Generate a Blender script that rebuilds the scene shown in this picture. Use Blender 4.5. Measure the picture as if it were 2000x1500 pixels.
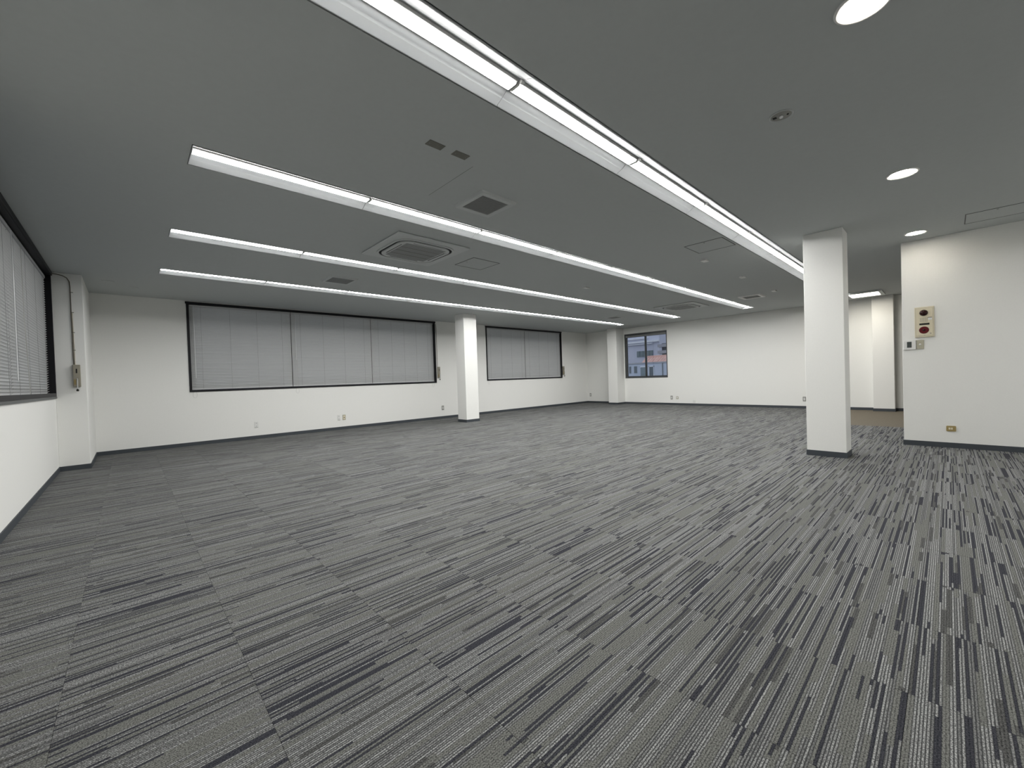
import bpy, bmesh, math, random
from mathutils import Vector, Matrix
random.seed(7)
R = math.radians
scene = bpy.context.scene
C = scene.collection
for o in list(bpy.data.objects):
    bpy.data.objects.remove(o)

# ------------------------------------------------------------------ camera, world, exposure
EYE = 1.055
cam_data = bpy.data.cameras.new('camera')
cam_data.sensor_fit = 'HORIZONTAL'
cam_data.sensor_width = 36.0
cam_data.lens = 799.8 / 2000.0 * 36.0
cam_data.clip_start = 0.02
cam_data.clip_end = 400
cam = bpy.data.objects.new('camera', cam_data)
C.objects.link(cam)
right = Vector((0.72875819, -0.68398782, -0.03274386))
up = Vector((0.03458359, -0.0109932, 0.99934135))
fwd = Vector((0.68389727, 0.72941059, -0.01564337))
m = Matrix((right, up, -fwd)).transposed().to_4x4()
m.translation = Vector((0, 0, EYE))
cam.matrix_world = m
scene.camera = cam

world = bpy.data.worlds.new('world')
scene.world = world
world.use_nodes = True
bg = world.node_tree.nodes['Background']
bg.inputs['Color'].default_value = (0.60, 0.64, 0.74, 1)     # even overcast dusk sky
bg.inputs['Strength'].default_value = 1.0

vs = scene.view_settings
vs.view_transform = 'Standard'
vs.look = 'None'
vs.gamma = 1.0
vs.use_curve_mapping = False
vs.exposure = 0.0
scene.cycles.use_denoising = True
scene.cycles.use_light_tree = False
scene.cycles.max_bounces = 7
scene.cycles.diffuse_bounces = 5
scene.cycles.glossy_bounces = 2
scene.cycles.transparent_max_bounces = 12
scene.cycles.caustics_reflective = False
scene.cycles.caustics_refractive = False

LED = 65.0            # lens brightness of the line lights
DOWN = 60.0           # lens brightness of the downlights
HALL = 16.0           # lens brightness of the square hall light

# ------------------------------------------------------------------ materials
def new_mat(name):
    mt = bpy.data.materials.new(name)
    mt.use_nodes = True
    nt = mt.node_tree
    return mt, nt, nt.nodes['Principled BSDF']

def plain(name, col, rough=0.6, metal=0.0, spec=0.4, noise=0.0, nscale=40.0, bump=0.0, bscale=200.0):
    mt, nt, p = new_mat(name)
    p.inputs['Base Color'].default_value = (*col, 1)
    p.inputs['Roughness'].default_value = rough
    p.inputs['Metallic'].default_value = metal
    p.inputs['Specular IOR Level'].default_value = spec
    if noise > 0:
        geo = nt.nodes.new('ShaderNodeNewGeometry')
        n = nt.nodes.new('ShaderNodeTexNoise'); n.inputs['Scale'].default_value = nscale
        n.inputs['Detail'].default_value = 3
        nt.links.new(geo.outputs['Position'], n.inputs['Vector'])
        mx = nt.nodes.new('ShaderNodeMix'); mx.data_type = 'RGBA'
        mx.inputs['A'].default_value = (*[c * (1 - noise) for c in col], 1)
        mx.inputs['B'].default_value = (*[min(1, c * (1 + noise)) for c in col], 1)
        nt.links.new(n.outputs['Fac'], mx.inputs['Factor'])
        nt.links.new(mx.outputs['Result'], p.inputs['Base Color'])
    if bump > 0:
        geo = nt.nodes.new('ShaderNodeNewGeometry')
        n = nt.nodes.new('ShaderNodeTexNoise'); n.inputs['Scale'].default_value = bscale
        n.inputs['Detail'].default_value = 4
        nt.links.new(geo.outputs['Position'], n.inputs['Vector'])
        b = nt.nodes.new('ShaderNodeBump'); b.inputs['Strength'].default_value = bump
        b.inputs['Distance'].default_value = 0.002
        nt.links.new(n.outputs['Fac'], b.inputs['Height'])
        nt.links.new(b.outputs['Normal'], p.inputs['Normal'])
    return mt

def emissive(name, col, strength):
    mt, nt, p = new_mat(name)
    p.inputs['Base Color'].default_value = (0.9, 0.9, 0.9, 1)
    p.inputs['Emission Color'].default_value = (*col, 1)
    p.inputs['Emission Strength'].default_value = strength
    return mt

def glass(name, tint=(0.9, 0.93, 0.95)):
    mt = bpy.data.materials.new(name); mt.use_nodes = True
    nt = mt.node_tree; nt.nodes.clear()
    out = nt.nodes.new('ShaderNodeOutputMaterial')
    tr = nt.nodes.new('ShaderNodeBsdfTransparent'); tr.inputs['Color'].default_value = (*tint, 1)
    gl = nt.nodes.new('ShaderNodeBsdfGlossy'); gl.inputs['Roughness'].default_value = 0.0
    fr = nt.nodes.new('ShaderNodeFresnel'); fr.inputs['IOR'].default_value = 1.52
    mx = nt.nodes.new('ShaderNodeMixShader')
    nt.links.new(fr.outputs['Fac'], mx.inputs['Fac'])
    nt.links.new(tr.outputs['BSDF'], mx.inputs[1]); nt.links.new(gl.outputs['BSDF'], mx.inputs[2])
    nt.links.new(mx.outputs['Shader'], out.inputs['Surface'])
    return mt

class NG:
    """tiny helper to write shader maths"""
    def __init__(s, nt): s.nt = nt
    def val(s, sock, x):
        if isinstance(x, (int, float)): sock.default_value = x
        else: s.nt.links.new(x, sock)
    def m(s, op, a, b=0.0, c=0.0, clamp=False):
        n = s.nt.nodes.new('ShaderNodeMath'); n.operation = op; n.use_clamp = clamp
        s.val(n.inputs[0], a); s.val(n.inputs[1], b); s.val(n.inputs[2], c)
        return n.outputs[0]
    def rnd(s, x, y, z):
        cb = s.nt.nodes.new('ShaderNodeCombineXYZ')
        s.val(cb.inputs[0], x); s.val(cb.inputs[1], y); s.val(cb.inputs[2], z)
        w = s.nt.nodes.new('ShaderNodeTexWhiteNoise'); w.noise_dimensions = '3D'
        s.nt.links.new(cb.outputs[0], w.inputs['Vector'])
        return w.outputs['Value']
    def mix(s, f, a, b):
        n = s.nt.nodes.new('ShaderNodeMix'); n.data_type = 'RGBA'
        s.val(n.inputs['Factor'], f)
        for k, v in (('A', a), ('B', b)):
            if isinstance(v, tuple): n.inputs[k].default_value = (*v, 1)
            else: s.nt.links.new(v, n.inputs[k])
        return n.outputs['Result']

TILE = 0.5
TX0, TY0 = 0.2935, 0.10          # carpet joint origin
def carpet_material():
    mt, nt, p = new_mat('striped_carpet')
    g = NG(nt)
    geo = nt.nodes.new('ShaderNodeNewGeometry')
    sep = nt.nodes.new('ShaderNodeSeparateXYZ'); nt.links.new(geo.outputs['Position'], sep.inputs[0])
    x = g.m('SUBTRACT', sep.outputs[0], TX0 - 50); y = g.m('SUBTRACT', sep.outputs[1], TY0 - 50)
    ti = g.m('FLOOR', g.m('DIVIDE', x, TILE)); tj = g.m('FLOOR', g.m('DIVIDE', y, TILE))
    tid = g.m('ADD', g.m('MULTIPLY', ti, 17.13), g.m('MULTIPLY', tj, 5.71))
    W = TILE / 66.0
    rib = g.m('FLOOR', g.m('DIVIDE', y, W))
    fr = g.m('FRACT', g.m('DIVIDE', y, W))
    def layer(width, seg, seed, cut, tid=tid):
        idx = g.m('FLOOR', g.m('DIVIDE', g.m('ADD', y, round(seed * 3) * W), width))
        off = g.rnd(idx, tid, seed)
        ln = g.m('ADD', seg * 0.5, g.m('MULTIPLY', off, seg))
        s = g.m('FLOOR', g.m('ADD', g.m('DIVIDE', x, ln), g.m('MULTIPLY', off, 97.0)))
        return g.m('LESS_THAN', g.rnd(idx, g.m('ADD', s, tid), seed + 7.7), cut)
    idx2 = g.m('FLOOR', g.m('DIVIDE', g.m('ADD', y, 3 * W), W * 2))
    half = g.m('GREATER_THAN', g.rnd(idx2, tid, 11.0), 0.5)
    odd = g.m('GREATER_THAN', g.m('FRACT', g.m('DIVIDE', g.m('ADD', rib, 3.25), 2.0)), 0.5)
    sel = g.m('COMPARE', half, odd, 0.1)
    d1 = g.m('MULTIPLY', sel, layer(W * 2, 0.60, 1.0, 0.31))     # single dark ribs, rarely side by side
    d2 = layer(W * 2, 0.40, 2.0, 0.022)       # double dark ribs
    d3 = layer(W * 2, 0.30, 3.0, 0.060)       # wide dark dashes
    ol = layer(W * 2, 0.70, 4.0, 0.36, 0.0)        # smooth olive bands
    n = nt.nodes.new('ShaderNodeTexNoise'); n.inputs['Scale'].default_value = 230; n.inputs['Detail'].default_value = 1.0
    n.inputs['Roughness'].default_value = 0.6
    nt.links.new(geo.outputs['Position'], n.inputs['Vector'])
    sp = g.m('MULTIPLY_ADD', g.m('SUBTRACT', n.outputs['Fac'], 0.5), 5.0, 0.5, clamp=True)
    # loops: each rib is light on its crown, groove shade painted into the colour
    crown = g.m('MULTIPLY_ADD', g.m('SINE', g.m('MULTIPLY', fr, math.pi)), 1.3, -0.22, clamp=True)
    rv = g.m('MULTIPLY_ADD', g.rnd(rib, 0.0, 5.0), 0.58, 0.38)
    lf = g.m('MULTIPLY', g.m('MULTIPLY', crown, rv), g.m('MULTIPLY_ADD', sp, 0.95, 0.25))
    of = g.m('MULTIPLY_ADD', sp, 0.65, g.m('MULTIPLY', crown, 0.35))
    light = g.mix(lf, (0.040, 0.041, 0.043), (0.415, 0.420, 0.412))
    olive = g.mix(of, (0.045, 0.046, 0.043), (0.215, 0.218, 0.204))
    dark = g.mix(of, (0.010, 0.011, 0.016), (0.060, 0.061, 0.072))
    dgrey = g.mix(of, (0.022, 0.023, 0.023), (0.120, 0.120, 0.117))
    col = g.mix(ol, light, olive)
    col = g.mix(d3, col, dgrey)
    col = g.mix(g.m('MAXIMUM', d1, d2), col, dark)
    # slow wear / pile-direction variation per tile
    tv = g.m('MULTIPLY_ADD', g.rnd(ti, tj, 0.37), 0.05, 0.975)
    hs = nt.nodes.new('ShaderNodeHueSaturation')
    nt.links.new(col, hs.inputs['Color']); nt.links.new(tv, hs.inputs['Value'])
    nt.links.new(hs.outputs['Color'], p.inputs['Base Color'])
    p.inputs['Roughness'].default_value = 0.95
    p.inputs['Specular IOR Level'].default_value = 0.12
    h = g.m('ADD', g.m('MULTIPLY', g.m('SINE', g.m('MULTIPLY', fr, math.pi)), 0.6), g.m('MULTIPLY', sp, 0.6))
    b = nt.nodes.new('ShaderNodeBump'); b.inputs['Strength'].default_value = 0.35; b.inputs['Distance'].default_value = 0.003
    nt.links.new(h, b.inputs['Height']); nt.links.new(b.outputs['Normal'], p.inputs['Normal'])
    return mt

M = {}
M['wall'] = plain('white_wallpaper', (0.80, 0.80, 0.775), 0.85, spec=0.2, noise=0.025, nscale=90)
M['ceil'] = plain('painted_ceiling_board', (0.495, 0.517, 0.512), 0.95, spec=0.1, noise=0.03, nscale=25)
M['base'] = plain('slate_vinyl', (0.047, 0.055, 0.064), 0.55, spec=0.4)
M['carpet'] = carpet_material()
M['backing'] = plain('grey_backing', (0.05, 0.05, 0.05), 0.9)
M['brown'] = plain('brown_loop_carpet', (0.15, 0.132, 0.104), 0.95, spec=0.1, noise=0.35, nscale=60)
M['black'] = plain('black_aluminium', (0.006, 0.006, 0.008), 0.5, spec=0.25)
M['bronze'] = plain('dark_grey_aluminium', (0.055, 0.06, 0.062), 0.4, spec=0.4)
M['slat'] = plain('grey_blind_slat', (0.67, 0.68, 0.68), 0.5, spec=0.3)
M['cord'] = plain('grey_cord', (0.16, 0.16, 0.16), 0.8)
M['ivcord'] = plain('pale_cord', (0.50, 0.50, 0.47), 0.8)
M['rail'] = plain('pale_grey_rail', (0.50, 0.505, 0.51), 0.45)
M['wand'] = plain('clear_plastic_wand', (0.85, 0.86, 0.86), 0.25, spec=0.6)
M['glass'] = glass('window_glass')
M['reflector'] = plain('white_reflector', (0.52, 0.535, 0.545), 0.45, spec=0.35)
M['lens'] = emissive('led_lens', (1.0, 0.995, 0.975), LED)
M['lens_side'] = emissive('led_lens_edge', (1.0, 0.995, 0.975), 16.0)
M['dlens'] = emissive('downlight_lens', (1.0, 0.93, 0.82), DOWN)
M['hlens'] = emissive('hall_light_lens', (1.0, 0.93, 0.80), HALL)
M['white'] = plain('white_plastic', (0.72, 0.72, 0.70), 0.45, spec=0.4)
M['cassette'] = plain('off_white_plastic', (0.52, 0.54, 0.535), 0.5, spec=0.3)
M['grille'] = plain('grey_grille', (0.30, 0.31, 0.305), 0.7)
M['dark'] = plain('dark_slot', (0.012, 0.012, 0.012), 0.8)
M['taupe'] = plain('taupe_plate', (0.17, 0.168, 0.145), 0.7)
M['gap'] = plain('dark_hatch_joint', (0.13, 0.13, 0.125), 0.8)
M['beige'] = plain('beige_plastic', (0.67, 0.61, 0.46), 0.5)
M['ochre'] = plain('ochre_plastic', (0.32, 0.245, 0.10), 0.5)
M['greige'] = plain('greige_plastic', (0.42, 0.40, 0.31), 0.5)
M['crank'] = plain('stone_grey_plastic', (0.29, 0.27, 0.215), 0.5, noise=0.08, nscale=300)
M['cable'] = plain('brown_cable', (0.10, 0.085, 0.06), 0.6)
M['cream'] = plain('cream_cable', (0.58, 0.54, 0.44), 0.6)
M['chrome'] = plain('chrome', (0.75, 0.75, 0.75), 0.15, metal=1.0)
M['screen'] = plain('dark_screen', (0.035, 0.045, 0.042), 0.2, spec=0.6)
M['redlamp'] = plain('dark_red_dome', (0.022, 0.002, 0.003), 0.12, spec=0.35)
M['red'] = plain('red_bell', (0.10, 0.004, 0.008), 0.5, spec=0.25)
M['nameplate'] = plain('black_nameplate', (0.012, 0.013, 0.008), 0.5)
M['socket'] = plain('grey_socket', (0.20, 0.20, 0.185), 0.5)
M['metalplate'] = plain('steel_plate', (0.27, 0.27, 0.245), 0.4, metal=0.3)
M['eblue'] = plain('pale_blue_siding', (0.60, 0.66, 0.76), 0.8, noise=0.05, nscale=3)
M['eshut'] = plain('grey_green_shutter', (0.24, 0.30, 0.32), 0.7)
M['edoor'] = plain('grey_door_leaf', (0.16, 0.19, 0.21), 0.7)
M['ewhite'] = plain('white_frame', (0.93, 0.94, 0.96), 0.7)
M['etile'] = plain('salmon_roof_tile', (0.88, 0.50, 0.42), 0.7, noise=0.3, nscale=1.6)
M['epale'] = plain('lavender_render', (0.70, 0.71, 0.80), 0.85, noise=0.05, nscale=1.0)
M['egreen'] = plain('grey_green_window', (0.20, 0.25, 0.26), 0.4)
M['eapt'] = plain('dark_grey_block', (0.17, 0.18, 0.20), 0.85)
M['eband'] = plain('mid_grey_parapet', (0.42, 0.43, 0.46), 0.85)
M['ground'] = plain('asphalt', (0.10, 0.10, 0.105), 0.95)

# ------------------------------------------------------------------ mesh helpers
class MB:
    def __init__(s): s.bm = bmesh.new()
    def box(s, x0, x1, y0, y1, z0, z1, bevel=0.0):
        r = bmesh.ops.create_cube(s.bm, size=1.0)
        vs_ = r['verts']
        for v in vs_:
            v.co = Vector(((x0 + x1) / 2 + v.co.x * (x1 - x0), (y0 + y1) / 2 + v.co.y * (y1 - y0), (z0 + z1) / 2 + v.co.z * (z1 - z0)))
        if bevel > 0:
            es = list({e for v in vs_ for e in v.link_edges})
            bmesh.ops.bevel(s.bm, geom=es, offset=bevel, segments=1, affect='EDGES')
        return s
    def tube(s, pts, r, n=8):
        pts = [Vector(p) for p in pts]
        rings = []
        for i, p in enumerate(pts):
            d = (pts[min(i + 1, len(pts) - 1)] - pts[max(i - 1, 0)]).normalized()
            a = Vector((0, 0, 1)) if abs(d.z) < 0.9 else Vector((1, 0, 0))
            u = d.cross(a).normalized(); w = d.cross(u).normalized()
            rings.append([s.bm.verts.new(p + (u * math.cos(2 * math.pi * k / n) + w * math.sin(2 * math.pi * k / n)) * r) for k in range(n)])
        for a, b in zip(rings, rings[1:]):
            for k in range(n):
                s.bm.faces.new((a[k], a[(k + 1) % n], b[(k + 1) % n], b[k]))
        s.bm.faces.new(rings[0]); s.bm.faces.new(rings[-1])
        return s
    def lathe(s, prof, n=32, axis='z'):
        """prof: (radius, height) pairs"""
        rings = []
        for r, h in prof:
            ring = []
            for k in range(n):
                a = 2 * math.pi * k / n
                c, q = r * math.cos(a), r * math.sin(a)
                ring.append(s.bm.verts.new({'z': (c, q, h), 'x': (h, c, q), 'y': (c, h, q)}[axis]))
            rings.append(ring)
        for a, b in zip(rings, rings[1:]):
            for k in range(n):
                s.bm.faces.new((a[k], a[(k + 1) % n], b[(k + 1) % n], b[k]))
        s.bm.faces.new(rings[0]); s.bm.faces.new(rings[-1])
        return s
    def prism_x(s, prof, x0, x1):
        """closed profile of (y, z) points extruded along x"""
        a = [s.bm.verts.new((x0, y, z)) for y, z in prof]; b = [s.bm.verts.new((x1, y, z)) for y, z in prof]
        n = len(prof)
        for k in range(n): s.bm.faces.new((a[k], a[(k + 1) % n], b[(k + 1) % n], b[k]))
        s.bm.faces.new(a); s.bm.faces.new(b)
        return s
    def poly(s, pts, h, axis='z', base=0.0):
        """flat outline thickened"""
        f = {'z': lambda u, v, w: (u, v, w), 'x': lambda u, v, w: (w, u, v), 'y': lambda u, v, w: (u, w, v)}[axis]
        a = [s.bm.verts.new(f(u, v, base)) for u, v in pts]; b = [s.bm.verts.new(f(u, v, base + h)) for u, v in pts]
        n = len(pts)
        for k in range(n): s.bm.faces.new((a[k], a[(k + 1) % n], b[(k + 1) % n], b[k]))
        s.bm.faces.new(a); s.bm.faces.new(b)
        return s
    def mesh(s, name, smooth=False):
        bmesh.ops.recalc_face_normals(s.bm, faces=s.bm.faces[:])
        me = bpy.data.meshes.new(name); s.bm.to_mesh(me); s.bm.free()
        if smooth:
            for f in me.polygons: f.use_smooth = True
        return me
    def build(s, name, mat, parent=None, loc=(0, 0, 0), smooth=False, rot=None):
        return obj(name, s.mesh(name, smooth), mat, parent, loc, rot)

def obj(name, me, mat, parent=None, loc=(0, 0, 0), rot=None):
    o = bpy.data.objects.new(name, me)
    if mat is not None and not me.materials: me.materials.append(M[mat])
    C.objects.link(o)
    o.location = loc
    if rot: o.rotation_euler = rot
    if parent: o.parent = parent
    return o

def tag(o, label=None, cat=None, group=None, kind=None):
    if label: o['label'] = label
    if cat: o['category'] = cat
    if group: o['group'] = group
    if kind: o['kind'] = kind
    return o

def thing(name, label, cat, loc=(0, 0, 0), rotz=0.0, group=None, kind=None):
    o = bpy.data.objects.new(name, None); o.empty_display_size = 0.1
    C.objects.link(o); o.location = loc; o.rotation_euler = (0, 0, rotz)
    return tag(o, label, cat, group, kind)

def dup(root, loc, label=None, group=None, rotz=None):
    r = root.copy(); C.objects.link(r); r.location = loc
    if rotz is not None: r.rotation_euler = (0, 0, rotz)
    if label: r['label'] = label
    if group: r['group'] = group
    for ch in list(root.children):
        c = ch.copy(); C.objects.link(c); c.parent = r
        for gch in list(ch.children):
            d = gch.copy(); C.objects.link(d); d.parent = c
    return r

def slab(mb, u0, u1, v0, v1, holes, put):
    """rectangle minus rectangular holes, as cells: put(u0,u1,v0,v1)"""
    us = sorted({u0, u1, *[h[0] for h in holes], *[h[1] for h in holes]})
    for a, b in zip(us, us[1:]):
        hs = sorted([(h[2], h[3]) for h in holes if h[0] < (a + b) / 2 < h[1]])
        cur = v0
        for h0, h1 in hs:
            if h0 > cur + 1e-6: put(a, b, cur, h0)
            cur = h1
        if cur < v1 - 1e-6: put(a, b, cur, v1)

# ------------------------------------------------------------------ room shell
CZ = 2.65
XC, XB, YA, YN = -0.701, 12.86, 9.483, -3.0
XR, YR = 7.47, 0.412
TH = 0.18
HOLES_A = [(0.82, 6.10, 0.98, 2.63), (7.87, 11.38, 0.985, 2.63)]
HOLE_B = (6.27, 7.83, 0.895, 2.443)
HOLE_C = (3.40, 8.09, 1.00, 2.64)

floor = MB().box(XC - TH, XB + TH, YN - TH, YA + TH, -0.15, -0.007).build('floor', 'backing')
tag(floor, 'floor of dark grey striped carpet tiles', kind='structure')

wa = MB(); slab(wa, XC - TH, XB + TH, -0.15, CZ, HOLES_A, lambda a, b, c, d: wa.box(a, b, YA, YA + TH, c, d))
wall_a = tag(wa.build('wall_left', 'wall'), 'white wall with two wide blind-covered windows', kind='structure')
wc = MB(); slab(wc, YN - TH, YA, -0.15, CZ, [HOLE_C], lambda a, b, c, d: wc.box(XC - TH, XC, a, b, c, d))
wall_c = tag(wc.build('wall_side', 'wall'), 'white wall at the left edge with black-framed window', kind='structure')
wb = MB(); slab(wb, YN - TH, YA, -0.15, CZ, [HOLE_B], lambda a, b, c, d: wb.box(XB, XB + TH, a, b, c, d))
wall_b = tag(wb.build('wall_far', 'wall'), 'white far wall with one small uncovered window', kind='structure')
wall_r = tag(MB().box(XR, XR + 0.14, YN, YR, 0, CZ, 0.003).build('wall_right', 'wall'), 'white partition wall carrying the fire alarm panel', kind='structure')
wall_n = tag(MB().box(XC, XB, YN - TH, YN, -0.15, CZ).build('wall_back', 'wall'), 'white wall behind the viewer', kind='structure')
# pilasters
MB().box(XC, -0.408, 8.10, YA, 0, CZ, 0.004).build('pilaster', 'wall', wall_c)
MB().box(12.38, XB, 7.86, 8.23, 0, CZ, 0.004).build('pilaster', 'wall', wall_b)
MB().box(12.64, XB, 0.835, 1.205, 0, CZ, 0.004).build('pilaster', 'wall', wall_b)

# free-standing columns
def column(x0, x1, y0, y1, label):
    c = thing('column', label, None, ((x0 + x1) / 2, (y0 + y1) / 2, 0), kind='structure')
    hx, hy = (x1 - x0) / 2, (y1 - y0) / 2
    MB().box(-hx, hx, -hy, hy, 0, CZ, 0.004).build('shaft', 'wall', c)
    b = MB()
    t = 0.006; h = 0.064
    b.box(-hx - t, hx + t, -hy - t, -hy, 0, h); b.box(-hx - t, hx + t, hy, hy + t, 0, h)
    b.box(-hx - t, -hx, -hy, hy, 0, h); b.box(hx, hx + t, -hy, hy, 0, h)
    b.build('baseboard', 'base', c)
column(5.998, 6.318, 0.810, 1.187, 'white square column at right near the fire alarm wall')
column(5.985, 6.375, 8.03, 8.385, 'white square column standing before the left window wall')

# baseboards
BT, BH = 0.008, 0.064
def bboard(name, segs, label):
    b = MB()
    for s in segs: b.box(*s, 0, BH)
    return tag(b.build(name, 'base'), label, kind='structure')
bboard('baseboard_left', [(-0.408, XB, YA - BT, YA)], 'slate grey skirting under the two wide windows')
bboard('baseboard_side', [(XC, XC + BT, YN, 8.10), (XC + BT, -0.408 + BT, 8.10 - BT, 8.10), (-0.408, -0.408 + BT, 8.10, YA - BT)], 'slate grey skirting along the left edge wall and pilaster')
bboard('baseboard_far', [(XB - BT, XB, 8.23 + BT, YA - BT), (12.38 - BT, XB - BT, 8.23, 8.23 + BT), (12.38 - BT, 12.38, 7.86, 8.23), (12.38 - BT, XB, 7.86 - BT, 7.86),
        (XB - BT, XB, 1.205 + BT, 7.86 - BT), (12.64 - BT, XB - BT, 1.205, 1.205 + BT), (12.64 - BT, 12.64, 0.835, 1.205), (12.64 - BT, XB, 0.835 - BT, 0.835), (XB - BT, XB, YN, 0.835 - BT)], 'dark skirting along the far wall')
bboard('baseboard_right', [(XR - BT, XR, YN, YR), (XR - BT, XR + 0.14, YR, YR + BT)], 'dark skirting under the fire alarm wall')

# ------------------------------------------------------------------ carpet: single tiles near the viewer, the rest joined
BX0, BY1 = 9.5, 1.75               # corner of the brown carpet
def clipped(i, j):
    x0, x1 = TX0 + i * TILE, TX0 + (i + 1) * TILE
    y0, y1 = TY0 + j * TILE, TY0 + (j + 1) * TILE
    out = []
    def add(a, b, c, d):
        a, b, c, d = max(a, XC), min(b, XB), max(c, YN), min(d, YA)
        if b - a > 0.01 and d - c > 0.01: out.append((a, b, c, d))
    if x1 <= BX0 or y0 >= BY1: add(x0, x1, y0, y1)
    else:
        add(x0, min(x1, BX0), y0, y1)
        if x1 > BX0 and y1 > BY1: add(max(x0, BX0), x1, BY1, y1)
    return out
G = 0.0003
rects = []
for i in range(-3, 27):
    for j in range(-7, 20):
        for r in clipped(i, j):
            cx, cy = (r[0] + r[1]) / 2, (r[2] + r[3]) / 2
            v = Vector((cx, cy, -EYE)); dz = v.dot(fwd)
            # the corners seen by the viewer decide how large a tile shows
            seen = dz > 0.25 and abs(v.dot(right)) / dz < 1.45 and abs(v.dot(up)) / dz < 1.15
            rects.append((0 if seen else 1, math.hypot(cx, cy), r))
rects.sort(key=lambda t: (t[0], t[1]))
def tile_mb(mb, a, b, c, d):
    return mb.box(a + G, b - G, c + G, d - G, -0.0068, 0.0, 0.0008)
full = tile_mb(MB(), -TILE / 2, TILE / 2, -TILE / 2, TILE / 2).mesh('carpet_tile')
rest = MB()
for k, (_, _, r) in enumerate(rects):
    a, b, c, d = r
    if k < 300:
        if abs(b - a - TILE) < 1e-4 and abs(d - c - TILE) < 1e-4:
            obj('carpet_tile', full, 'carpet', floor, ((a + b) / 2, (c + d) / 2, 0))
        else:
            hx, hy = (b - a) / 2, (d - c) / 2
            tile_mb(MB(), -hx, hx, -hy, hy).build('carpet_tile', 'carpet', floor, ((a + b) / 2, (c + d) / 2, 0))
    else:
        rest.box(a + G, b - G, c + G, d - G, -0.0068, 0.0)
tag(rest.build('carpet_tiles', 'carpet', floor), kind='stuff')
tag(MB().box(BX0, XB, YN, BY1, -0.0068, -0.0004).build('brown_carpet', 'brown', floor), 'plain brown carpet of the hallway')

# ------------------------------------------------------------------ ceiling with slots for the line lights
ROWS = [1.645, 3.53, 5.43, 7.275]
RX0, PITCH, NFIX = 0.365, 1.265, 9
RX1 = RX0 + PITCH * NFIX
HW = 0.152
cl = MB()
slab(cl, XC, XB, YN, YA, [(RX0 - 0.003, RX1 + 0.003, r - HW - 0.010, r + HW + 0.010) for r in ROWS] + [(RX0 + PITCH, RX0 + PITCH * 5, -2.05 - HW - 0.010, -2.05 + HW + 0.010)], lambda a, b, c, d: cl.box(a, b, c, d, CZ, CZ + 0.12))
cl.box(XC - TH, XB + TH, YN - TH, YA + TH, CZ + 0.12, CZ + 0.22)
for a in [(XC - TH, XC, YN - TH, YA + TH), (XB, XB + TH, YN - TH, YA + TH), (XC, XB, YN - TH, YN), (XC, XB, YA, YA + TH)]:
    cl.box(*a, CZ, CZ + 0.12)
ceiling = tag(cl.build('ceiling', 'ceil'), 'grey painted board ceiling with recessed line lights', kind='structure')
MB().box(1.947, 1.950, 2.43, 3.05, CZ - 0.0004, CZ + 0.001).build('board_joint', 'gap', ceiling)

ORD = ['first', 'second', 'third', 'fourth', 'fifth', 'sixth', 'seventh', 'eighth', 'ninth']
ROWNAME = ['overhead row nearest the viewer', 'second row from the viewer', 'third row from the viewer', 'row nearest the wide windows']
def make_light():
    t = thing('line_light', 'x', 'ceiling light')
    L = PITCH - 0.003
    h = L / 2
    T = 0.048
    low = [(-HW, 0.0), (-HW + 0.001, -0.003), (-HW + 0.006, -0.003), (-0.100, 0.016), (-0.046, T), (0.046, T), (0.100, 0.016), (HW - 0.006, -0.003), (HW - 0.001, -0.003), (HW, 0.0)]
    upper = [(HW, 0.006), (HW - 0.006, 0.006), (0.100, 0.022), (0.048, T + 0.006), (-0.048, T + 0.006), (-0.100, 0.022), (-HW + 0.006, 0.006), (-HW, 0.006)]
    MB().prism_x(low + upper, -h, h).build('reflector', 'reflector', t)
    bar = MB().box(-h + 0.008, h - 0.008, -0.043, 0.043, 0.030, T, 0.001).build('light_bar', 'white', t)
    prof = [(-0.034, 0.0310), (-0.034, 0.0265), (-0.0305, 0.0225), (0.0305, 0.0225), (0.034, 0.0265), (0.034, 0.0310)]
    le = MB().prism_x(prof, -h + 0.012, h - 0.012).build('lens', 'lens', bar)
    le.data.materials.append(M['lens_side'])            # the cover glows on its face, faintly at its edges
    le.data.materials.append(M['white'])
    for f_ in le.data.polygons:
        f_.material_index = 0 if (abs(f_.normal.z) > 0.99 and f_.center.z < 0.024) else (2 if abs(f_.normal.x) > 0.9 or f_.normal.z > 0.9 else 1)
    MB().box(-0.012, 0.012, -0.064, -0.045, 0.024, 0.046, 0.002).build('clip', 'white', t, (-h + 0.012, 0, 0))
    MB().box(-h, -h + 0.0015, -HW + 0.01, HW - 0.01, T + 0.006, T + 0.02).build('joint_strap', 'metalplate', t)
    return t
proto = make_light()
cap_prof = [(-HW + 0.004, -0.004), (HW - 0.004, -0.004), (0.050, 0.054), (-0.050, 0.054)]
cap_me = MB().prism_x(cap_prof, -0.0015, 0.0015).mesh('end_cap')
first = True
for ri, ry in enumerate(ROWS):
    for k in range(NFIX):
        loc = (RX0 + PITCH * (k + 0.5), ry, CZ)
        lab = f'{ORD[k]} linear ceiling light from the left end of the {ROWNAME[ri]}'
        grp = 'linear lights of the ' + ROWNAME[ri]
        if first:
            o = proto; o.location = loc; o['label'] = lab; o['group'] = grp; first = False
        else:
            o = dup(proto, loc, lab, grp)
            for ch in list(o.children):
                if ch.name.startswith('end_cap'): bpy.data.objects.remove(ch)
        if k == 0: end = (-PITCH / 2 + 0.0015, 0, 0)
        elif k == NFIX - 1: end = (PITCH / 2 - 0.0015, 0, 0)
        else: end = None
        if end: obj('end_cap', cap_me, 'reflector', o, end)

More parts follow.
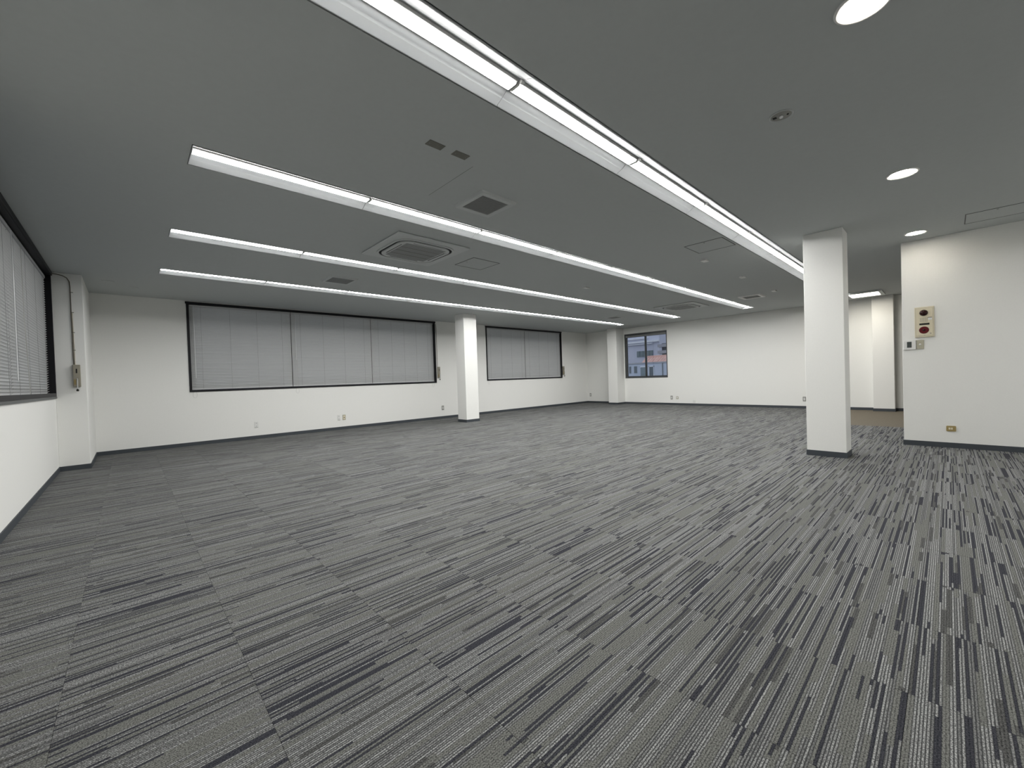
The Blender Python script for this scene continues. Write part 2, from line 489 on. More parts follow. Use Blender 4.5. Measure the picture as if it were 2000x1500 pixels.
for k in range(4):      # one more line of the same lights right of the viewer, outside the picture
    o = dup(proto, (RX0 + PITCH * (k + 1.5), -2.05, CZ + 0.0), f'{ORD[k]} linear ceiling light right of the viewer, outside the picture', 'linear lights right of the viewer')
    for ch in list(o.children):
        if ch.name.startswith('end_cap'): bpy.data.objects.remove(ch)

# ------------------------------------------------------------------ windows with blinds
def ring(mb, u0, u1, v0, v1, w, put):
    put(u0, u1, v0, v0 + w); put(u0, u1, v1 - w, v1); put(u0, u0 + w, v0 + w, v1 - w); put(u1 - w, u1, v0 + w, v1 - w)

def slat_mesh(length):
    mb = MB(); n = 4; w = 0.040; rise = 0.0040; t = 0.0006
    top = [(-w / 2 + w * k / n, rise * (1 - (2 * k / n - 1) ** 2)) for k in range(n + 1)]
    prof = top + [(y, z - t) for y, z in reversed(top)]
    mb.prism_x(prof, -length / 2, length / 2)
    return mb.mesh('slat')

def blind(length, z0, z1, loc, rotz, label, group, wand_x=None, cord_x=None, loop=0.12, wand_len=1.2, cords=4, tilt=51):
    """hangs along local x, room side = local -y; origin at the middle of the bottom rail"""
    t = thing('venetian_blind', label, 'blind', loc, rotz, group)
    H = z1 - z0; hl = length / 2
    MB().box(-hl, hl, -0.020, 0.020, H - 0.032, H, 0.002).build('headrail', 'rail', t)
    MB().box(-hl, hl, -0.014, 0.010, 0.0, 0.016, 0.002).build('bottom_rail', 'rail', t)
    me = slat_mesh(length)
    n = int((H - 0.055) / 0.0292)
    for k in range(n):
        a = tilt + random.uniform(-2.0, 2.0)
        obj('slat', me, 'slat', t, (0, 0, 0.030 + k * (H - 0.060) / (n - 1)), (R(-a), 0, 0))
    lc = MB().box(-0.0011, 0.0011, -0.0006, 0.0006, 0.012, H - 0.030).mesh('ladder_cord')
    for k in range(cords):
        f = -0.5 + 0.10 + (0.80) * k / (cords - 1)
        obj('ladder_cord', lc, 'cord', t, (f * length, -0.0155, 0))
    if wand_x is not None:
        MB().tube([(0, -0.026, H - 0.03), (0, -0.030, H - 0.10), (0, -0.026, H - 0.10 - wand_len)], 0.0042, 6).build('tilt_wand', 'wand', t, (wand_x, 0, 0))
    if cord_x is not None:
        w = 0.030
        pts = [(-0.004, -0.026, H - 0.03), (-0.010, -0.028, H * 0.5), (-w * 0.8, -0.045, -0.03)]
        pts += [(-w * math.cos(math.pi * k / 8), -0.047, -0.03 - loop * 0.55 - loop * 0.45 * math.sin(math.pi * k / 8)) for k in range(9)]
        pts += [(w * 0.8, -0.045, -0.03), (0.010, -0.028, H * 0.5), (0.004, -0.026, H - 0.03)]
        MB().tube(pts, 0.0016, 5).build('pull_cord', 'ivcord', t, (cord_x, 0, 0))
    return t

def window_a(name, x0, x1, z0, z1, mullions, label):
    w = thing(name, label, None, ((x0 + x1) / 2, YA, z0), kind='structure')
    cx = (x0 + x1) / 2
    f = MB()
    ring(f, x0 - cx, x1 - cx, 0, z1 - z0, 0.038, lambda a, b, c, d: f.box(a, b, -0.012, 0.15, c, d))
    f.box(x0 - cx - 0.012, x1 - cx + 0.012, -0.018, 0.02, z1 - z0 - 0.034, z1 - z0 + 0.004)
    f.build('frame', 'black', w)
    edges = [x0 + 0.038] + mullions + [x1 - 0.038]
    for mx in mullions:
        MB().box(-0.03, 0.03, 0.10, 0.15, 0.038, z1 - z0 - 0.038).build('mullion', 'black', w, (mx - cx, 0, 0))
    for a, b in zip(edges, edges[1:]):
        sb = MB(); ring(sb, a - cx + 0.001, b - cx - 0.001, 0.039, z1 - z0 - 0.039, 0.055, lambda p, q, c, d: sb.box(p, q, 0.105, 0.140, c, d))
        so = sb.build('sash', 'black', w)
        MB().box(a - cx + 0.0565, b - cx - 0.0565, 0.120, 0.126, 0.0945, z1 - z0 - 0.0945).build('glass_pane', 'glass', so)
window_a('window_1', 0.82, 6.10, 0.98, 2.63, [2.56, 4.32], 'wide black-framed window behind three grey blinds')
window_a('window_2', 7.87, 11.38, 0.985, 2.63, [9.565], 'black-framed window behind two grey blinds beyond the column')
YBL = YA + 0.045
G1, G2, G3 = 'grey blinds of the widest window', 'grey blinds of the window beyond the column', 'grey blinds of the window at the left edge'
def bl(x0, x1, z0, z1, label, g, wand=None, cord=None, wl=1.2, cords=4, tilt=51):
    c = (x0 + x1) / 2
    return blind(x1 - x0, z0, z1, (c, YBL, z0), 0, label, g, None if wand is None else wand - c, None if cord is None else cord - c, wand_len=wl, cords=cords, tilt=tilt)
bl(0.862, 2.553, 1.021, 2.588, 'closed grey venetian blind, leftmost of three in the widest window', G1, 0.925, 0.898, 1.25)
bl(2.566, 4.313, 1.021, 2.588, 'closed grey venetian blind, middle of three in the widest window', G1, 2.640, 2.632, 0.9)
bl(4.324, 6.055, 1.021, 2.588, 'closed grey venetian blind, rightmost of three in the widest window', G1, None, 5.99, cords=5)
bl(7.911, 9.557, 1.026, 2.588, 'closed grey venetian blind beside the column, left of the pair', G2, None, 7.945)
bl(9.574, 11.335, 1.026, 2.588, 'closed grey venetian blind near the far corner, right of the pair', G2, 9.60, 11.30, 0.3)

# window in the left edge wall (its glass faces -x)
w3 = thing('window_3', 'black-framed window at the left edge with grey blinds', None, (XC, 5.745, 1.0), kind='structure')
f = MB()
y0, y1 = 3.40 - 5.745, 8.09 - 5.745
ring(f, y0, y1, 0, 1.64, 0.045, lambda a, b, c, d: f.box(-0.15, 0.010, a, b, c, d))
f.box(-0.08, 0.022, y0, y1, 1.60, 1.648)
f.build('frame', 'black', w3)
for a, b in ((y0 + 0.046, -0.021), (0.041, y1 - 0.046)):
    sb = MB(); ring(sb, a, b, 0.046, 1.594, 0.055, lambda p, q, c, d: sb.box(-0.140, -0.105, p, q, c, d)); so = sb.build('sash', 'black', w3)
    MB().box(-0.126, -0.120, a + 0.0555, b - 0.0555, 0.1015, 1.5385).build('glass_pane', 'glass', so)
MB().box(-0.13, 0.014, y0, y1 - 0.002, -0.026, -0.001).build('sill', 'bronze', w3)
MB().box(-0.15, -0.10, -0.02, 0.04, 0.045, 1.595).build('mullion', 'black', w3)
XBL = XC - 0.055
blind(2.255, 1.030, 2.575, (XBL, 6.895, 1.030), R(90), 'closed grey venetian blind at left edge, next to the crank box pilaster', G3, wand_x=-1.07, cord_x=-0.60, loop=0.14, wand_len=1.30, cords=4, tilt=51)
blind(2.305, 1.030, 2.575, (XBL, 4.600, 1.030), R(90), 'closed grey venetian blind cut off by the left picture edge', G3, cord_x=-0.9, cords=4, tilt=51)

# far window: sliding sashes with bare glass and a raised blind
hb = HOLE_B
w4 = thing('window_4', 'small dark-framed sliding window looking out on houses', None, (XB, (hb[0] + hb[1]) / 2, hb[2]), kind='structure')
cy = (hb[0] + hb[1]) / 2; hy = (hb[1] - hb[0]) / 2; hz = hb[3] - hb[2]
f = MB(); ring(f, -hy, hy, 0, hz, 0.030, lambda a, b, c, d: f.box(-0.002, 0.17, a, b, c, d)); f.build('frame', 'bronze', w4)
for nm, (a, b, xx) in {'l': (0.012, hy - 0.031, 0.075), 'r': (-hy + 0.031, 0.045, 0.115)}.items():
    s = MB(); ring(s, a, b, 0.031, hz - 0.031, 0.040, lambda p, q, c, d: s.box(xx, xx + 0.03, p, q, c, d))
    so = s.build('sash', 'bronze', w4)
    MB().box(xx + 0.012, xx + 0.018, a + 0.0405, b - 0.0405, 0.0715, hz - 0.0715).build('glass_pane', 'glass', so)
rb = thing('raised_blind', 'venetian blind drawn up to the head of the far window', 'blind', (XB + 0.035, cy, hb[3] - 0.13))
MB().box(-0.018, 0.018, -hy + 0.034, hy - 0.034, 0.066, 0.0995, 0.002).build('headrail', 'bronze', rb)
sm = MB().box(-0.017, 0.017, -hy + 0.036, hy - 0.036, 0, 0.0016).mesh('slat')
for k in range(22): obj('slat', sm, 'grille', rb, (0, 0, 0.013 + k * 0.0024))
MB().box(-0.013, 0.013, -hy + 0.036, hy - 0.036, 0, 0.012, 0.002).build('bottom_rail', 'bronze', rb)
pts = [(-0.02, -0.003, 0.08), (-0.045, -0.022, -1.35)] + [(-0.047, -0.026 * math.cos(math.pi * k / 8), -1.46 - 0.05 * math.sin(math.pi * k / 8)) for k in range(9)] + [(-0.045, 0.022, -1.35), (-0.02, 0.003, 0.08)]
MB().tube(pts, 0.0016, 5).build('pull_cord', 'ivcord', rb, (0, hy - 0.06, 0))

# ------------------------------------------------------------------ window crank boxes
def crank_box(loc, label, width=0.072, depth=0.045, cable=None, clips=()):
    """mounted on a wall facing local -y, origin at the back middle of its bottom"""
    t = thing('window_crank', label, 'window crank', loc, 0, 'window crank boxes')
    hw = width / 2; H = 0.30
    MB().box(-hw, hw, -depth, 0, 0, H, 0.004).build('housing', 'crank', t)
    MB().box(-0.007, 0.007, -depth - 0.0015, -depth + 0.001, 0.185, 0.245).build('indicator_slot', 'dark', t)
    MB().lathe([(0.0001, 0.0), (0.005, 0.0), (0.005, 0.003), (0.0001, 0.003)], 10, 'y').build('screw', 'metalplate', t, (0, -depth - 0.002, 0.275))
    MB().lathe([(0.0001, 0.0), (0.005, 0.0), (0.005, 0.003), (0.0001, 0.003)], 10, 'y').build('screw', 'metalplate', t, (-0.012, -depth - 0.002, 0.135))
    MB().box(-0.026, -0.010, -depth - 0.002, -depth + 0.001, 0.030, 0.100).build('warning_sticker', 'ochre', t)
    h = MB().tube([(0.006, -depth, 0.115), (0.006, -depth - 0.020, 0.115), (0.006, -depth - 0.022, 0.105), (0.004, -depth - 0.020, -0.030)], 0.006, 8).build('crank_handle', 'chrome', t)
    MB().lathe([(0.0001, -0.060), (0.010, -0.060), (0.014, -0.050), (0.013, -0.040), (0.006, -0.028), (0.0001, -0.028)], 16).build('knob', 'nameplate', h, (0.004, -depth - 0.020, 0), smooth=True)
    if cable:
        MB().tube(cable, 0.0055, 6).build('cable', 'cable', t)
        for c in clips: MB().box(-0.006, 0.026, -0.010, 0, -0.005, 0.005, 0.001).build('cable_clip', 'metalplate', t, c)
    return t
bz = 1.122; bx = -0.498
cab = [(x - bx, -0.008, z - bz) for x, z in [(-0.690, 2.630), (-0.640, 2.626), (-0.590, 2.615), (-0.550, 2.590), (-0.528, 2.545), (-0.523, 2.47), (-0.523, 2.06), (-0.523, 1.509), (-0.520, 1.42)]]
cb = crank_box((bx, 8.10, bz), 'stone grey window crank box on pilaster at left edge', cable=cab, clips=[(-0.025, 0, z - bz) for z in (2.40, 2.13, 1.86, 1.62)])
MB().tube([(-0.010, -0.005, 0.30), (-0.012, -0.005, 0.55), (-0.016, -0.005, 1.00)], 0.004, 6).build('cream_cable', 'cream', cb)
crank_box((6.163, YA, 1.112), 'stone grey window crank box beside the widest window', cable=[(-0.026, -0.006, 0.29), (-0.026, -0.006, 1.1), (-0.030, -0.008, 1.35), (-0.045, -0.010, 1.46)])
crank_box((11.430, YA, 1.100), 'stone grey window crank box beside the window near far corner')

# ------------------------------------------------------------------ wall plates
def plate_a(x, z, label, kind, w=0.070, h=0.120):
    """socket plate on the wall facing -y"""
    t = thing('wall_socket', label, 'socket', (x, YA, z), 0, 'socket plates low on the walls')
    socket_parts(t, kind, w, h)
    return t
def plate_b(y, z, label, kind, w=0.070, h=0.120):
    t = thing('wall_socket', label, 'socket', (XB, y, z), R(-90), 'socket plates low on the walls')
    socket_parts(t, kind, w, h)
    return t
def socket_parts(t, kind, w, h):
    pm = {'white': 'white', 'metal': 'metalplate', 'beige': 'greige', 'round': 'greige'}[kind]
    MB().box(-w / 2, w / 2, -0.008, 0, -h / 2, h / 2, 0.003).build('plate', pm, t)
    if kind == 'white':
        for z in (-0.030, 0.030):
            MB().box(-0.020, 0.020, -0.0098, -0.006, z - 0.020, z + 0.020, 0.001).build('socket_insert', 'white', t)
            for x in (-0.006, 0.006): MB().box(x - 0.0018, x + 0.0018, -0.0102, -0.009, z - 0.007, z + 0.007).build('pin_slot', 'dark', t)
        MB().box(-w / 2 + 0.006, w / 2 - 0.006, -0.0085, -0.0075, -h / 2 + 0.004, -h / 2 + 0.007).build('groove', 'socket', t)
    elif kind == 'metal':
        MB().box(-0.018, 0.018, -0.0095, -0.006, -0.036, 0.036, 0.001).build('socket_insert', 'white', t)
        for z in (-0.018, 0.018):
            for x in (-0.006, 0.006): MB().box(x - 0.0018, x + 0.0018, -0.0102, -0.009, z - 0.006, z + 0.006).build('pin_slot', 'dark', t)
    elif kind == 'beige':
        MB().box(-0.020, 0.020, -0.0095, -0.006, -0.040, 0.040, 0.001).build('socket_insert', 'beige', t)
        MB().box(-0.009, 0.009, -0.0102, -0.009, -0.012, 0.006).build('jack', 'dark', t)
    else:
        MB().lathe([(0.0001, -0.012), (0.020, -0.012), (0.024, -0.008), (0.024, -0.006), (0.0001, -0.006)], 16, 'y').build('jack_cover', 'white', t)
plate_a(1.848, 0.282, 'white socket plate low under the leftmost blind of the widest window', 'white')
plate_a(3.470, 0.276, 'white socket plate, left one of the low pair under the widest window', 'white', w=0.066)
plate_a(3.586, 0.272, 'beige jack plate, right one of the low pair under the widest window', 'beige')
plate_a(6.266, 0.289, 'metal socket plate low on wall left of the column', 'metal')
plate_b(9.352, 0.303, 'metal socket plate low in the far corner beside the pilaster', 'metal')
plate_b(6.158, 0.238, 'metal socket plate low on far wall below the uncovered window', 'metal')
plate_b(5.970, 0.234, 'small beige jack plate right of the metal plate on far wall', 'round', 0.074, 0.085)
plate_b(2.580, 0.247, 'metal socket plate low on far wall partly behind the right column', 'metal')
cc = thing('blank_cover', 'faint round white cover just above the far wall skirting', 'cover plate', (XB, 5.44, 0.125), R(-90))
MB().lathe([(0.0001, -0.006), (0.046, -0.006), (0.050, 0.0), (0.0001, 0.0)], 24, 'y').build('disc', 'white', cc)
MB().lathe([(0.0001, -0.007), (0.004, -0.007), (0.004, -0.005), (0.0001, -0.005)], 8, 'y').build('screw', 'socket', cc)

# right partition: facing -x ; local frame: x = along -y (to the right in view), -y = out of the wall
def on_right(name, label, cat, y, z): return thing(name, label, cat, (XR, y, z), R(-90))
fa = on_right('fire_alarm_panel', 'cream fire alarm panel with dark red lamp and red push plate', 'fire alarm', 0.204, 1.400)
MB().box(-0.089, 0.089, -0.022, 0, 0, 0.386, 0.004).build('backbox', 'beige', fa)
MB().box(-0.077, 0.077, -0.026, -0.020, 0.018, 0.368, 0.002).build('front_plate', 'beige', fa)
fr_ = MB(); ring(fr_, -0.0785, 0.0785, 0.0165, 0.3695, 0.0022, lambda a, b, c, d: fr_.box(a, b, -0.0235, -0.0215, c, d)); fr_.build('plate_edge', 'socket', fa)
MB().lathe([(0.0001, -0.058), (0.012, -0.057), (0.026, -0.050), (0.036, -0.038), (0.040, -0.026), (0.0001, -0.026)], 28, 'y').build('indicator_lamp', 'redlamp', fa, (-0.005, 0, 0.309), smooth=True)
MB().lathe([(0.0001, -0.034), (0.010, -0.034), (0.016, -0.030), (0.038, -0.031), (0.046, -0.026), (0.0001, -0.026)], 32, 'y').build('push_ring', 'red', fa, (-0.004, 0, 0.090))
MB().lathe([(0.0001, -0.0365), (0.013, -0.0350), (0.014, -0.030), (0.0001, -0.030)], 24, 'y').build('push_button', 'redlamp', fa, (-0.004, 0, 0.090))
MB().box(-0.046, 0.046, -0.030, -0.025, 0.155, 0.178, 0.001).build('name_plate', 'nameplate', fa)
for r_ in range(6):
    for c_ in range(7):
        MB().box(-0.0022, 0.0022, -0.0265, -0.0255, -0.0030, 0.0030).build('speaker_hole', 'socket', fa, (-0.036 + c_ * 0.0105, 0, 0.196 + r_ * 0.0095))
MB().box(0.034, 0.068, -0.031, -0.025, 0.214, 0.243, 0.002).build('call_jack', 'white', fa)
MB().box(0.030, 0.068, -0.0285, -0.0255, 0.243, 0.249).build('jack_rim', 'nameplate', fa)
MB().box(0.047, 0.063, -0.0266, -0.0255, 0.040, 0.048).build('maker_mark', 'socket', fa)
MB().box(-0.006, 0.006, -0.0266, -0.0255, 0.024, 0.027).build('maker_line', 'socket', fa)
th = on_right('thermostat', 'white thermostat with dark square screen below the fire alarm', 'thermostat', 0.344, 1.247)
MB().box(-0.059, 0.059, -0.020, 0, 0, 0.122, 0.004).build('body', 'white', th)
MB().box(-0.024, 0.020, -0.0212, -0.019, 0.028, 0.104, 0.0005).build('screen', 'screen', th)
sw = on_right('dimmer_switch', 'greige switch plate with small knob right of the thermostat', 'switch', 0.246, 1.250)
MB().box(-0.034, 0.034, -0.010, 0, 0, 0.118, 0.003).build('plate', 'greige', sw)
MB().lathe([(0.0001, -0.022), (0.007, -0.022), (0.010, -0.012), (0.011, -0.009), (0.0001, -0.009)], 16, 'y').build('knob', 'white', sw, (0, 0, 0.060), smooth=True)
so_ = on_right('wall_socket', 'ochre socket plate low on the fire alarm wall', 'socket', -0.015, 0.206)
rr = [(0.042 * sx + 0.008 * math.cos(a) * 1 - 0.008 * sx, 0.034 * sz + 0.008 * math.sin(a) - 0.008 * sz + 0.034) for sx, sz, a0 in ((1, 1, 0), (-1, 1, 90), (-1, -1, 180), (1, -1, 270)) for a in (R(a0), R(a0 + 45), R(a0 + 90))]
MB().poly(rr, 0.010, 'y', -0.010).build('plate', 'ochre', so_)
for x in (-0.014, 0.006): MB().box(x - 0.008, x + 0.008, -0.0118, -0.009, 0.022, 0.046, 0.001).build('socket_insert', 'beige', so_)

# ------------------------------------------------------------------ ceiling equipment
def rounded(w, h, r, n=5):
    pts = []
    for sx, sy, a0 in ((1, 1, 0), (-1, 1, 90), (-1, -1, 180), (1, -1, 270)):
        for k in range(n + 1):
            a = R(a0 + 90 * k / n)
            pts.append((sx * (w / 2 - r) + r * math.cos(a), sy * (h / 2 - r) + r * math.sin(a)))
    return pts
def cassette(x, y, label):
    t = thing('air_conditioner', label, 'air conditioner', (x, y, CZ), 0, 'ceiling cassette air conditioners')
    MB().box(-0.475, 0.475, -0.475, 0.475, -0.020, 0, 0.008).build('panel', 'cassette', t)
    # air outlet ring: dark groove between two rounded outlines
    out = rounded(0.78, 0.78, 0.20, 8); inn = rounded(0.735, 0.735, 0.18, 8)
    bm = bmesh.new()
    def loop(p, z): return [bm.verts.new((u, v, z)) for u, v in p]
    a, b, c, d = loop(out, -0.0205), loop(inn, -0.0205), loop(out, -0.030), loop(inn, -0.030)
    n = len(a)
    for k in range(n):
        q = (k + 1) % n
        bm.faces.new((a[k], a[q], c[q], c[k])); bm.faces.new((b[k], b[q], d[q], d[k])); bm.faces.new((c[k], c[q], d[q], d[k])); bm.faces.new((a[k], a[q], b[q], b[k]))
    mb = MB(); mb.bm.free(); mb.bm = bm; mb.build('outlet_rim', 'cassette', t)
    MB().poly(rounded(0.733, 0.733, 0.18, 8), 0.003, 'z', -0.0235).build('outlet_gap', 'dark', t)
    MB().poly(rounded(0.675, 0.675, 0.155, 8), 0.012, 'z', -0.034).build('face', 'cassette', t)
    for k in range(4):
        a_ = k * math.pi / 2
        o = MB().box(-0.20, 0.20, -0.020, 0.020, -0.0375, -0.033, 0.003).build('louvre', 'cassette', t, (0.315 * math.cos(a_), 0.315 * math.sin(a_), 0), rot=(0, 0, a_ + math.pi / 2))
        MB().box(-0.19, 0.19, -0.004, 0.004, -0.0355, -0.033).build('louvre_gap', 'dark', t, (0.288 * math.cos(a_), 0.288 * math.sin(a_), 0), rot=(0, 0, a_ + math.pi / 2))
    gr = MB().box(-0.262, 0.262, -0.262, 0.262, -0.0365, -0.033, 0.001).build('grille', 'grille', t)
    for k in range(22): MB().box(-0.255, 0.255, -0.0022, 0.0022, -0.0385, -0.036).build('grille_bar', 'grille', gr, (0, -0.248 + k * 0.0236, 0))
    for k in range(3): MB().box(-0.258, 0.258, -0.004, 0.004, -0.0395, -0.036).build('grille_rib', 'socket', gr, (0, -0.13 + k * 0.13, 0))
    return t
c1 = cassette(2.62, 4.44, 'square cassette air conditioner in ceiling nearest the viewer')
dup(c1, (9.86, 4.42, CZ), 'square cassette air conditioner in ceiling near the far wall')

def vent(x, y, label, outer=0.41, inner=0.30, frame='cassette', drop=0.022):
    t = thing('ceiling_vent', label, 'vent', (x, y, CZ), 0, 'square ceiling vents')
    o, i = outer / 2, inner / 2
    f = MB()
    # sloping frame
    bm = f.bm
    q = lambda h, z: [bm.verts.new((sx * h, sy * h, z)) for sx, sy in ((1, 1), (-1, 1), (-1, -1), (1, -1))]
    r0, r1, r2, r3 = q(o, 0), q(o - 0.012, -drop), q(i, -drop + 0.004), q(i, 0)
    for a, b in ((r0, r1), (r1, r2), (r2, r3), (r3, r0)):
        for k in range(4): bm.faces.new((a[k], a[(k + 1) % 4], b[(k + 1) % 4], b[k]))
    f.build('frame', frame, t)
    MB().box(-i, i, -i, i, -0.006, -0.002).build('screen', 'dark', t)
    me = MB().box(-i, i, -0.0035, 0.0035, -0.016, -0.006).mesh('blade')
    n = int(inner / 0.0165)
    for k in range(n): obj('blade', me, 'grille', t, (0, -i + (k + 0.5) * inner / n, 0))
    return t
vent(2.440, 2.880, 'square grey ceiling vent between the two nearest light lines')
vent(2.440, 6.410, 'square grey ceiling vent before the widest window, between light lines', inner=0.33)
vent(9.960, 2.910, 'white-framed square ceiling vent near far wall and right column', outer=0.44, inner=0.30, frame='white')
vent(9.980, 6.380, 'pale square ceiling vent near the far window', outer=0.42)

def small_plate(x, y, w, h, mat, label, group, drop=0.008):
    t = thing('ceiling_plate', label, 'cover plate', (x, y, CZ), 0, group)
    MB().box(-w / 2, w / 2, -h / 2, h / 2, -drop, 0, 0.002).build('plate', mat, t)
    for s in (-1, 1): MB().lathe([(0.0001, -drop - 0.0012), (0.003, -drop - 0.0012), (0.003, -drop + 0.001), (0.0001, -drop + 0.001)], 8).build('screw', 'grille', t, (s * w * 0.36, 0, 0))
small_plate(1.577, 2.364, 0.124, 0.068, 'taupe', 'taupe blank ceiling plate, left of the pair beside the nearest vent', 'taupe blank ceiling plates', 0.004)
small_plate(1.782, 2.358, 0.122, 0.068, 'taupe', 'taupe blank ceiling plate, right of the pair beside the nearest vent', 'taupe blank ceiling plates', 0.004)
SG = 'small white ceiling plates'
small_plate(6.080, 2.370, 0.120, 0.072, 'white', 'small white ceiling plate just beyond the ceiling hatch by the overhead line', SG, 0.024)
small_plate(7.703, 2.386, 0.120, 0.072, 'white', 'small white ceiling plate midway between hatch and white-framed vent', SG, 0.024)
small_plate(9.620, 2.400, 0.120, 0.072, 'white', 'small white ceiling plate just before the white-framed vent', SG, 0.024)
small_plate(6.142, 4.493, 0.120, 0.072, 'white', 'small white ceiling plate between the two air conditioners', SG, 0.014)

def hatch(x0, x1, y0, y1, label):
    cx, cy_ = (x0 + x1) / 2, (y0 + y1) / 2
    t = thing('ceiling_hatch', label, 'hatch', (cx, cy_, CZ), 0, 'ceiling inspection hatches')
    hx, hy_ = (x1 - x0) / 2, (y1 - y0) / 2
    f = MB(); ring(f, -hx, hx, -hy_, hy_, 0.008, lambda a, b, c, d: f.box(a, b, c, d, -0.0035, 0)); f.build('rim', 'gap', t)
    MB().box(-hx + 0.0085, hx - 0.0085, -hy_ + 0.0085, hy_ - 0.0085, -0.002, 0).build('panel', 'ceil', t)
    MB().lathe([(0.0001, -0.004), (0.009, -0.004), (0.010, -0.001), (0.0001, -0.001)], 12).build('latch', 'socket', t, (-hx + 0.05, 0, 0))
hatch(3.370, 3.830, 4.250, 4.680, 'square ceiling hatch right of the nearest air conditioner')
hatch(5.230, 5.690, 1.830, 2.290, 'square ceiling hatch with dark rim beside the overhead light line')
hatch(6.635, 7.085, -0.600, -0.142, 'ceiling hatch at right picture edge above the fire alarm wall')

def downlight(x, y, label):
    t = thing('downlight', label, 'downlight', (x, y, CZ), 0, 'round downlights by the fire alarm wall')
    MB().lathe([(0.104, 0.0), (0.104, -0.004), (0.100, -0.007), (0.094, -0.007), (0.082, -0.002), (0.082, 0.0)], 40).build('trim_ring', 'white', t, smooth=False)
    MB().lathe([(0.0001, -0.0026), (0.045, -0.0024), (0.078, -0.0020), (0.080, -0.001), (0.0001, -0.0005)], 40).build('lens', 'dlens', t)
downlight(2.424, 0.240, 'large round downlight cut off by the top picture edge')
downlight(4.775, 0.246, 'round downlight in the ceiling before the right column, middle of three')
downlight(7.035, 0.254, 'round downlight just above the top of the fire alarm wall')

downlight(0.08, 0.240, 'round downlight above the viewer, out of view')
em = thing('emergency_light', 'small round unlit emergency light in ceiling near the downlights', 'ceiling light', (3.061, 0.704, CZ))
MB().lathe([(0.064, 0.0), (0.066, -0.003), (0.060, -0.006), (0.056, -0.004), (0.054, 0.0)], 36).build('trim_ring', 'cassette', em)
MB().lathe([(0.0001, -0.0035), (0.030, -0.0030), (0.055, -0.0010), (0.0001, -0.0003)], 36).build('dish', 'metalplate', em)
MB().lathe([(0.0001, -0.018), (0.008, -0.016), (0.012, -0.010), (0.010, -0.003), (0.0001, -0.003)], 16).build('bulb', 'wand', em, smooth=True)
MB().lathe([(0.0001, -0.006), (0.006, -0.006), (0.006, -0.002), (0.0001, -0.002)], 10).build('test_button', 'dark', em, (0.006, -0.034, 0))
MB().box(-0.010, 0.010, -0.010, 0.010, -0.0045, -0.002).build('pilot_lamp', 'dark', em, (-0.004, 0.034, 0))

hl = thing('hall_light', 'square lit ceiling light in the hallway beyond the right column', 'ceiling light', (11.90, 1.245, CZ))
f = MB()
for (a, b, c, d) in ((-0.40, 0.40, -0.31, -0.245), (-0.40, 0.40, 0.245, 0.31), (-0.40, -0.285, -0.245, 0.245), (0.285, 0.40, -0.245, 0.245)): f.box(a, b, c, d, -0.034, 0)
f.build('frame', 'cassette', hl)
MB().box(-0.284, 0.284, -0.244, 0.244, -0.014, -0.004, 0.002).build('lens', 'hlens', hl)

for x, y, lb in ((-0.157, 8.344, 'faint round cap in ceiling corner nearest the crank box pilaster'), (0.107, 8.670, 'faint round cap in ceiling corner nearest the widest window')):
    t = thing('round_ceiling_cover', lb, 'cover plate', (x, y, CZ), 0, 'round ceiling caps in the left corner')
    MB().lathe([(0.0001, -0.006), (0.060, -0.006), (0.068, -0.003), (0.070, 0.0), (0.0001, 0.0)], 28).build('disc', 'ceil', t)
    MB().lathe([(0.0001, -0.009), (0.010, -0.008), (0.012, -0.0055), (0.0001, -0.0055)], 12).build('boss', 'ceil', t)

# ------------------------------------------------------------------ outside the far window
GZ = -4.0
tag(MB().box(13.6, 140, -70, 120, GZ - 0.2, GZ).build('ground', 'ground'), 'asphalt ground outside', kind='structure')

h1 = thing('house', 'pale blue house with white door frame seen through far window', 'house', (24.0, 13.2, GZ))
def P(mat, nm, x0, x1, y0, y1, z0, z1, par=h1, org=(24.0, 13.2)):
    return MB().box(x0 - org[0], x1 - org[0], y0 - org[1], y1 - org[1], z0 - GZ, z1 - GZ).build(nm, mat, par)
P('eblue', 'wall', 24.0, 30.0, 10.2, 17.2, GZ, 1.66)
for k in range(18):
    P('eblue', 'siding_board', 23.985, 24.0, 10.2, 17.2, -0.9 + k * 0.14, -0.9 + k * 0.14 + 0.128)
P('eband', 'roof_edge', 23.93, 30.1, 10.1, 17.3, 1.66, 1.74)
for a, b in ((14.17, 14.31), (13.74, 13.95)):
    w_ = P('edoor', 'window', 23.965, 23.99, a, b, 1.08, 1.52)
P('eshut', 'shutter', 23.96, 23.99, 13.04, 13.49, 0.35, 1.44)
P('ewhite', 'lintel', 23.95, 23.99, 12.98, 13.50, 1.44, 1.50)
P('edoor', 'door', 23.965, 23.99, 12.60, 12.88, 0.35, 1.44)
fr2 = MB(); fr2.box(-0.06, 0, -0.03, 0.0, 0, 1.15); fr2.box(-0.06, 0, 0.28, 0.31, 0, 1.15); fr2.box(-0.06, 0, -0.03, 0.31, 1.10, 1.15)
fr2.build('door_frame', 'ewhite', h1, (-0.01, 12.60 - 13.2, 0.35 - GZ))
P('edoor', 'downpipe', 23.93, 23.97, 11.98, 12.02, 0.2, 1.66)

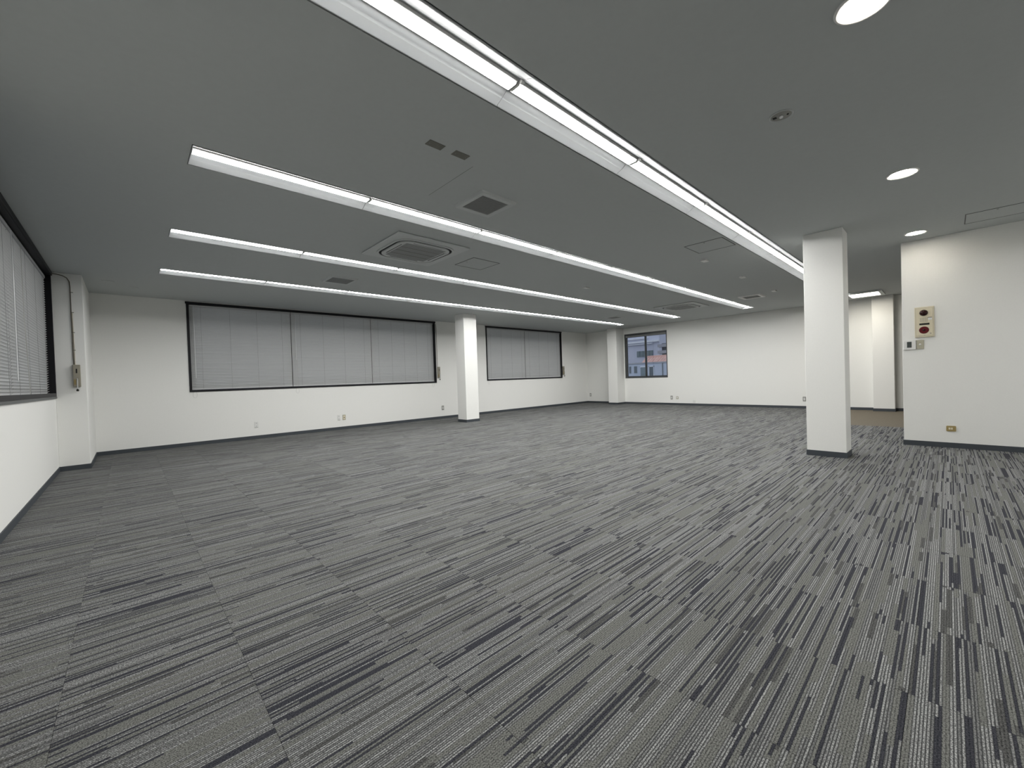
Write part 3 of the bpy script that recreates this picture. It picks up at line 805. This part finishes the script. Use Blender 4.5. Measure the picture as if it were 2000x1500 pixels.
h2 = thing('tiled_house', 'house with salmon tiled roof behind the pale blue house', 'house', (29.6, 15.6, GZ))
MB().box(1.5, 5.0, -2.4, 1.7, 0, 5.55).build('wall', 'epale', h2)
ry0, ry1 = -2.9, 1.75
n = 20
for r_ in range(4):
    for k in range(n):
        w = (ry1 - ry0) / n
        ya_ = ry0 + k * w
        MB().box(-0.04, 0.34, 0.01, w - 0.01, -0.03, 0.05, 0.012).build('roof_tile', 'etile', h2, (1.15 + r_ * 0.30, ya_, 5.75 + r_ * 0.17 + random.uniform(-0.02, 0.02)), rot=(0, R(-28), 0))
MB().prism_x([(ry0, 0), (ry1, 0), (ry1, 0.06), (ry0, 0.06)], 1.2, 5.0).build('eave', 'etile', h2, (0, 0, 5.66))
MB().box(2.2, 2.7, ry0, ry1, 0, 0.14, 0.02).build('ridge', 'etile', h2, (0, 0, 6.36))

h3 = thing('pale_block', 'pale lavender building with grey-green window band seen through far window', 'building', (40.0, 22.4, GZ))
MB().box(0, 9, -2.1, 6.5, 0, 9.60).build('wall', 'epale', h3)
MB().box(-0.15, 9.1, -2.2, 6.6, 9.60, 9.8).build('parapet', 'eband', h3)
for k in range(5):
    w = (22.87 - 21.0) / 5
    fb = MB().box(-0.08, 0.02, 0.02, w - 0.02, 0, 0.62).build('window', 'egreen', h3, (0, 21.0 - 22.4 + k * w, 2.80 - GZ))
for za, zb, ya in ((4.68, 4.78, -0.9), (4.28, 4.46, -2.1), (4.10, 4.17, -1.4)):
    MB().box(-0.30, 0.02, ya, 6.5, za - GZ, zb - GZ).build('cornice', 'ewhite', h3)
for k in range(1):
    MB().box(-0.05, 0.02, 0, 0.5, 0, 0.10).build('wall_vent', 'edoor', h3, (0, 20.55 - 22.4 + 1.4 * k, 2.75 - GZ + 0.9 * (k > 0)))

h4 = thing('apartment_block', 'dark grey balcony block at right of the far window view', 'building', (36.0, 17.0, GZ))
MB().box(0, 5.0, -4, 1.05, 0, 7.75).build('wall', 'eapt', h4)
for k in range(7):
    MB().box(-0.7, 0.05, -4, 1.12, 0, 0.26).build('balcony', 'eband', h4, (0, 0, 3.9 + k * 0.58))
    for q in range(4): MB().box(-0.06, 0.02, 0, 0.5, 0, 0.27).build('window', 'edoor', h4, (0, -3.4 + q * 1.15, 4.19 + k * 0.58))
